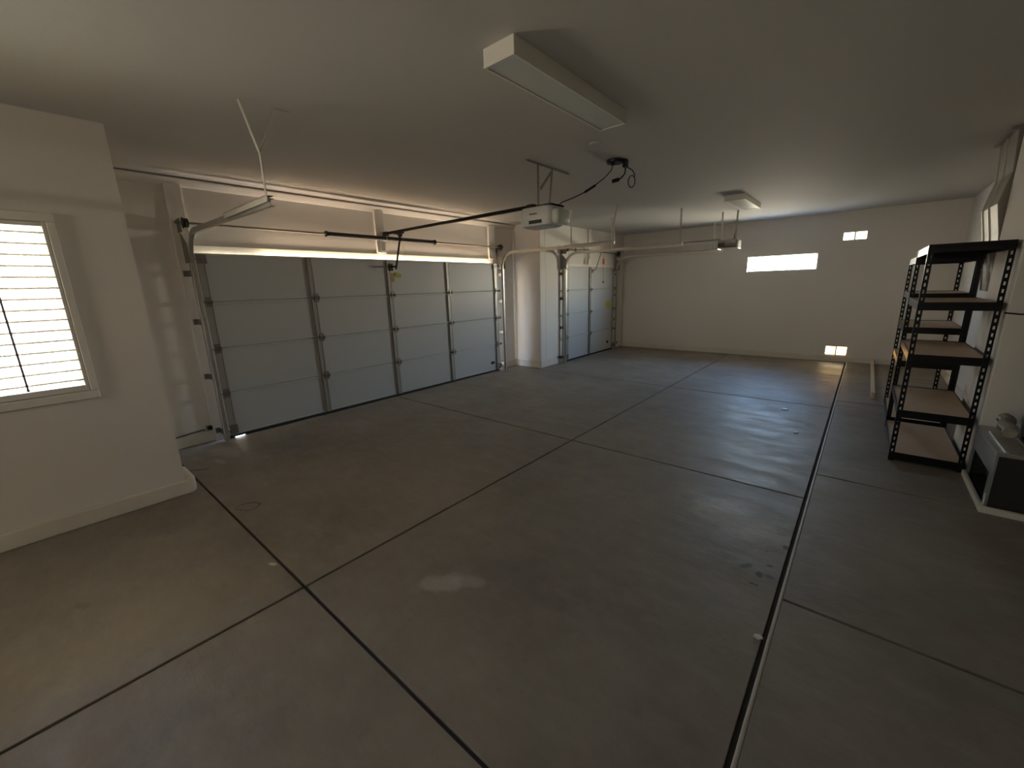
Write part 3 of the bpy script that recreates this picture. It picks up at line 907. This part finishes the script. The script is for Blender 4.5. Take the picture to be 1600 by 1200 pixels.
# ------------------------------------------------------------------ right-hand equipment
def build_equipment():
    t = thing('equipment_cabinet', (1.4, 4.4, .012), 'low dark metal cabinet with bare ribbed steel top beside the front shelving unit', 'cabinet')
    x0, y0, y1, z1 = XB - .01, 4.05, 4.745, .447
    sd = MB()   # side skin with a low opening
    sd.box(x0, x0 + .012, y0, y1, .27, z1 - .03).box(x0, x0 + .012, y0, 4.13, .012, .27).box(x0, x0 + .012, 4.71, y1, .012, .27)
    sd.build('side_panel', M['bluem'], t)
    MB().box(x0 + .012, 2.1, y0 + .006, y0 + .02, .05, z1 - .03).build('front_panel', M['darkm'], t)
    MB().box(x0 + .02, 2.1, y0 + .03, y1, .012, .05).build('bottom_pan', M['darkm'], t)  # dark colour stands in for shade on the cavity floor
    MB().box(x0 + .012, x0 + .10, y1 - .012, y1 - .002, .05, z1 - .03).build('back_panel', M['darkm'], t)  # dark sheet added to imitate shade at the cavity's back
    MB().box(x0 - .004, 2.1, y0 - .004, y1, z1 - .03, z1).build('top_plate', M['galv'], t, bevel=.004)
    rb = MB()
    for xx in (.835, .955):
        rb.box(xx, xx + .014, 4.06, 4.56, z1, z1 + .010)
    rb.build('top_rib', M['galv'], t)
    MB().box(x0 + .10, x0 + .115, y0 + .03, y1, .05, z1 - .03).build('inner_baffle', M['darkm'], t)  # dark sheet added behind the opening, imitating shade inside
    MB().box(x0 - .006, x0 + .004, y0 + .01, y0 + .03, .03, .135).build('corner_clip', M['white'], t)  # white strip that paints the lit lower corner edge
    struct(MB().box(XB - .035, XB - .012, 4.03, 4.75, 0, .055).build('baseboard_cabinet_side', M['stem'], bevel=.004))
    struct(MB().box(XB - .035, 2.4, 4.01, 4.04, 0, .055).build('baseboard_cabinet_front', M['stem'], bevel=.004))
    # water heater just past the frame edge, with a foil hose and a drain pan on the cabinet
    wh = thing('water_heater', (1.215, 4.47, z1), 'dark cylindrical water heater standing on the steel-topped cabinet', 'water heater')
    cx, cy = 1.215, 4.47
    MB().cyl((cx, cy, z1 + .03), (cx, cy, 1.75), .25, 40).build('tank', M['tank'], wh, smooth=True)
    MB().cyl((cx, cy, z1 + .001), (cx, cy, z1 + .03), .24, 40).build('base_ring', M['darkm'], wh, smooth=True)
    fl = MB()
    pts = [(.895 + .010 * math.sin(i * .35) + .0004 * i, 4.36 + .0095 * i, z1 + .062 + .0015 * i) for i in range(28)]
    vs = []
    ringn = 14
    for i, p in enumerate(pts):
        r = .044 if i % 2 else .037
        vs += [(p[0] + r * math.cos(2 * math.pi * k / ringn), p[1], p[2] + r * math.sin(2 * math.pi * k / ringn)) for k in range(ringn)]
    fl.add(vs, [(i * ringn + k, i * ringn + (k + 1) % ringn, (i + 1) * ringn + (k + 1) % ringn, (i + 1) * ringn + k) for i in range(len(pts) - 1) for k in range(ringn)] + [tuple(range(ringn)), tuple(range((len(pts) - 1) * ringn, len(pts) * ringn))])
    tag(fl.build('foil_hose', M['foil']), 'ribbed shiny foil hose lying on the steel cabinet top', 'hose')
    tag(MB().tube([(XB - .015, 4.745, 1.325), (.88, 4.738, 1.315), (1.0, 4.738, 1.335), (1.2, 4.738, 1.34), (1.6, 4.738, 1.36)], .006, 6).build('wall_cable', M['rubber']), 'thin black cable running along the wall beside the front shelving unit', 'cable')
    # sheet-metal duct dropping from the ceiling in the recess behind the block wall
    d = thing('sheet_metal_duct', (.95, 6.3, H), 'dull sheet-metal duct dropping from the ceiling above the shelving units', 'duct')
    pr = MB()
    y0d, y1d = 5.63, 6.25
    sec = [(2.80, .78, 1.02), (2.45, .80, 1.04), (2.20, .755, 1.0), (1.95, .80, 1.05), (1.45, .86, 1.09)]
    rings = [[(a, y0d, z), (b, y0d, z), (b, y1d, z), (a, y1d, z)] for z, a, b in sec]
    loft(pr, rings)
    pr.build('duct_run', M['galvd'], d, bevel=.004)
    MB().box(.74, 1.06, 5.615, 6.29, H - .03, H - .002).build('ceiling_collar', M['galvd'], d)
    for ys, ws in ((y1d - .01, .02), (5.95, .014)):
        sm = MB()
        for i in range(len(sec) - 1):
            (za, a, _), (zb, b, _) = sec[i], sec[i + 1]
            sm.bar((a - .006, ys, za), (b - .006, ys, zb), ws, .012, (0, 1, 0))
        sm.build('seam', M['galv'], d)
build_equipment()

# ------------------------------------------------------------------ small things
def build_small():
    # photo-eye sensors by the door bottoms
    def eye(x, y, d, z, label):
        t = thing('door_sensor', (x, y, z), label, 'sensor', 'door safety sensors near the floor')
        MB().box(x, x + .05, y - .004, y + .004, z - .02, z + .02).build('bracket', M['galvd'], t)
        MB().box(x + .02, x + .06, y + d * .006, y + d * .045, z - .022, z + .022).build('sensor_body', M['blackm'], t, bevel=.004)
    eye(XD, 1.10, 1, .17, 'dark safety sensor by the wide door, at the end of the sagging black wire')
    eye(XD, 6.16, 1, .12, 'dark safety sensor low between the wide door and the wall pillar')
    eye(XS, 9.80, 1, .14, 'dark safety sensor low between the narrow door and the far wall corner')
    eye(XS, 7.22, -1, .14, 'dark safety sensor low between the wall pillar and the narrow door')
    w = MB().tube([(XD + .024, .64, .12), (XD + .024, .78, .135), (XD + .024, .86, .138), (XD + .024, .95, .15), (XD + .024, 1.08, .155)], .006, 6)
    tag(w.build('sensor_wire', M['rubber']), 'black sensor wire sagging above the baseboard between short wall and wide door', 'wire')
    # blank plate on far wall
    p = thing('wall_outlet', (-2.18, FAR, 1.07), 'small flush outlet plate in the middle of the far wall', 'outlet')
    MB().box(-2.215, -2.145, FAR - .006, FAR, 1.01, 1.125).build('plate', M['wall'], p, bevel=.002)
    MB().box(-2.195, -2.165, FAR - .008, FAR - .006, 1.03, 1.105).build('socket', M['trimw'], p)
    # plank on the floor in the far right corner
    tag(MB().box(.205, .245, 7.18, 10.08, .012, .10).build('wooden_plank', M['wood'], bevel=.004), 'long pale plank lying on the floor towards the low air vent', 'plank')
    # paint flakes
    for i, (x, y, s, l) in enumerate((
            (-.62, 6.05, .035, 'white paint flake on the bluish floor below the high vent'),
            (-.40, 5.15, .022, 'white paint flake on the floor near the long joint, closer to the shelves'),
            (-.185, 1.92, .02, 'tiny pale paint flake in the long floor joint'))):
        o = MB().prism([(x - s, y - s * .5), (x + s * .3, y - s * .8), (x + s, y + s * .1), (x + s * .2, y + s * .7), (x - s * .7, y + s * .4)], 'z', .0005, .009).build('paint_flake', M['white'])
        tag(o, l, 'paint flake', 'paint flakes on the floor')
build_small()

# ------------------------------------------------------------------ yard seen through the shutters
def build_yard():
    t = thing('yard_tree', (-9.2, -.55, -.1), 'pale tree trunk outside the shuttered window', 'tree')
    MB().tube([(-9.2, -.62, -.2), (-9.18, -.55, .8), (-9.25, -.42, 1.8), (-9.1, -.5, 3.0)], .13, 12).build('trunk', M['bark'], t, smooth=True)
    for k, (cx, cy, cz, r, lab) in enumerate(((-8.0, -1.25, .45, .55, 'low yellow-green shrub outside the shuttered window, between tree and window'),
                                              (-11.5, .6, .5, .7, 'low green shrub outside the shuttered window, beyond the tree trunk'))):
        m = MB()
        rnd = random.Random(k)
        for i in range(420):
            u = Vector((rnd.gauss(0, 1), rnd.gauss(0, 1), rnd.gauss(0, .8))).normalized() * r * (.55 + .45 * rnd.random())
            c = Vector((cx, cy, cz)) + u
            a = Vector((rnd.gauss(0, 1), rnd.gauss(0, 1), rnd.gauss(0, 1))).normalized() * .07
            b = a.orthogonal().normalized() * .035
            m.add([c - a, c + b, c + a, c - b], [(0, 1, 2, 3)])
        s = thing('garden_shrub', (cx, cy, -.2), lab, 'shrub')
        m.build('foliage', M['leaf'], s)
        st = MB()
        for i in range(5):
            st.cyl((cx, cy, -.25), (cx + rnd.uniform(-.3, .3), cy + rnd.uniform(-.3, .3), cz), .015, 6)
        st.build('stem', M['bark'], s)
build_yard()
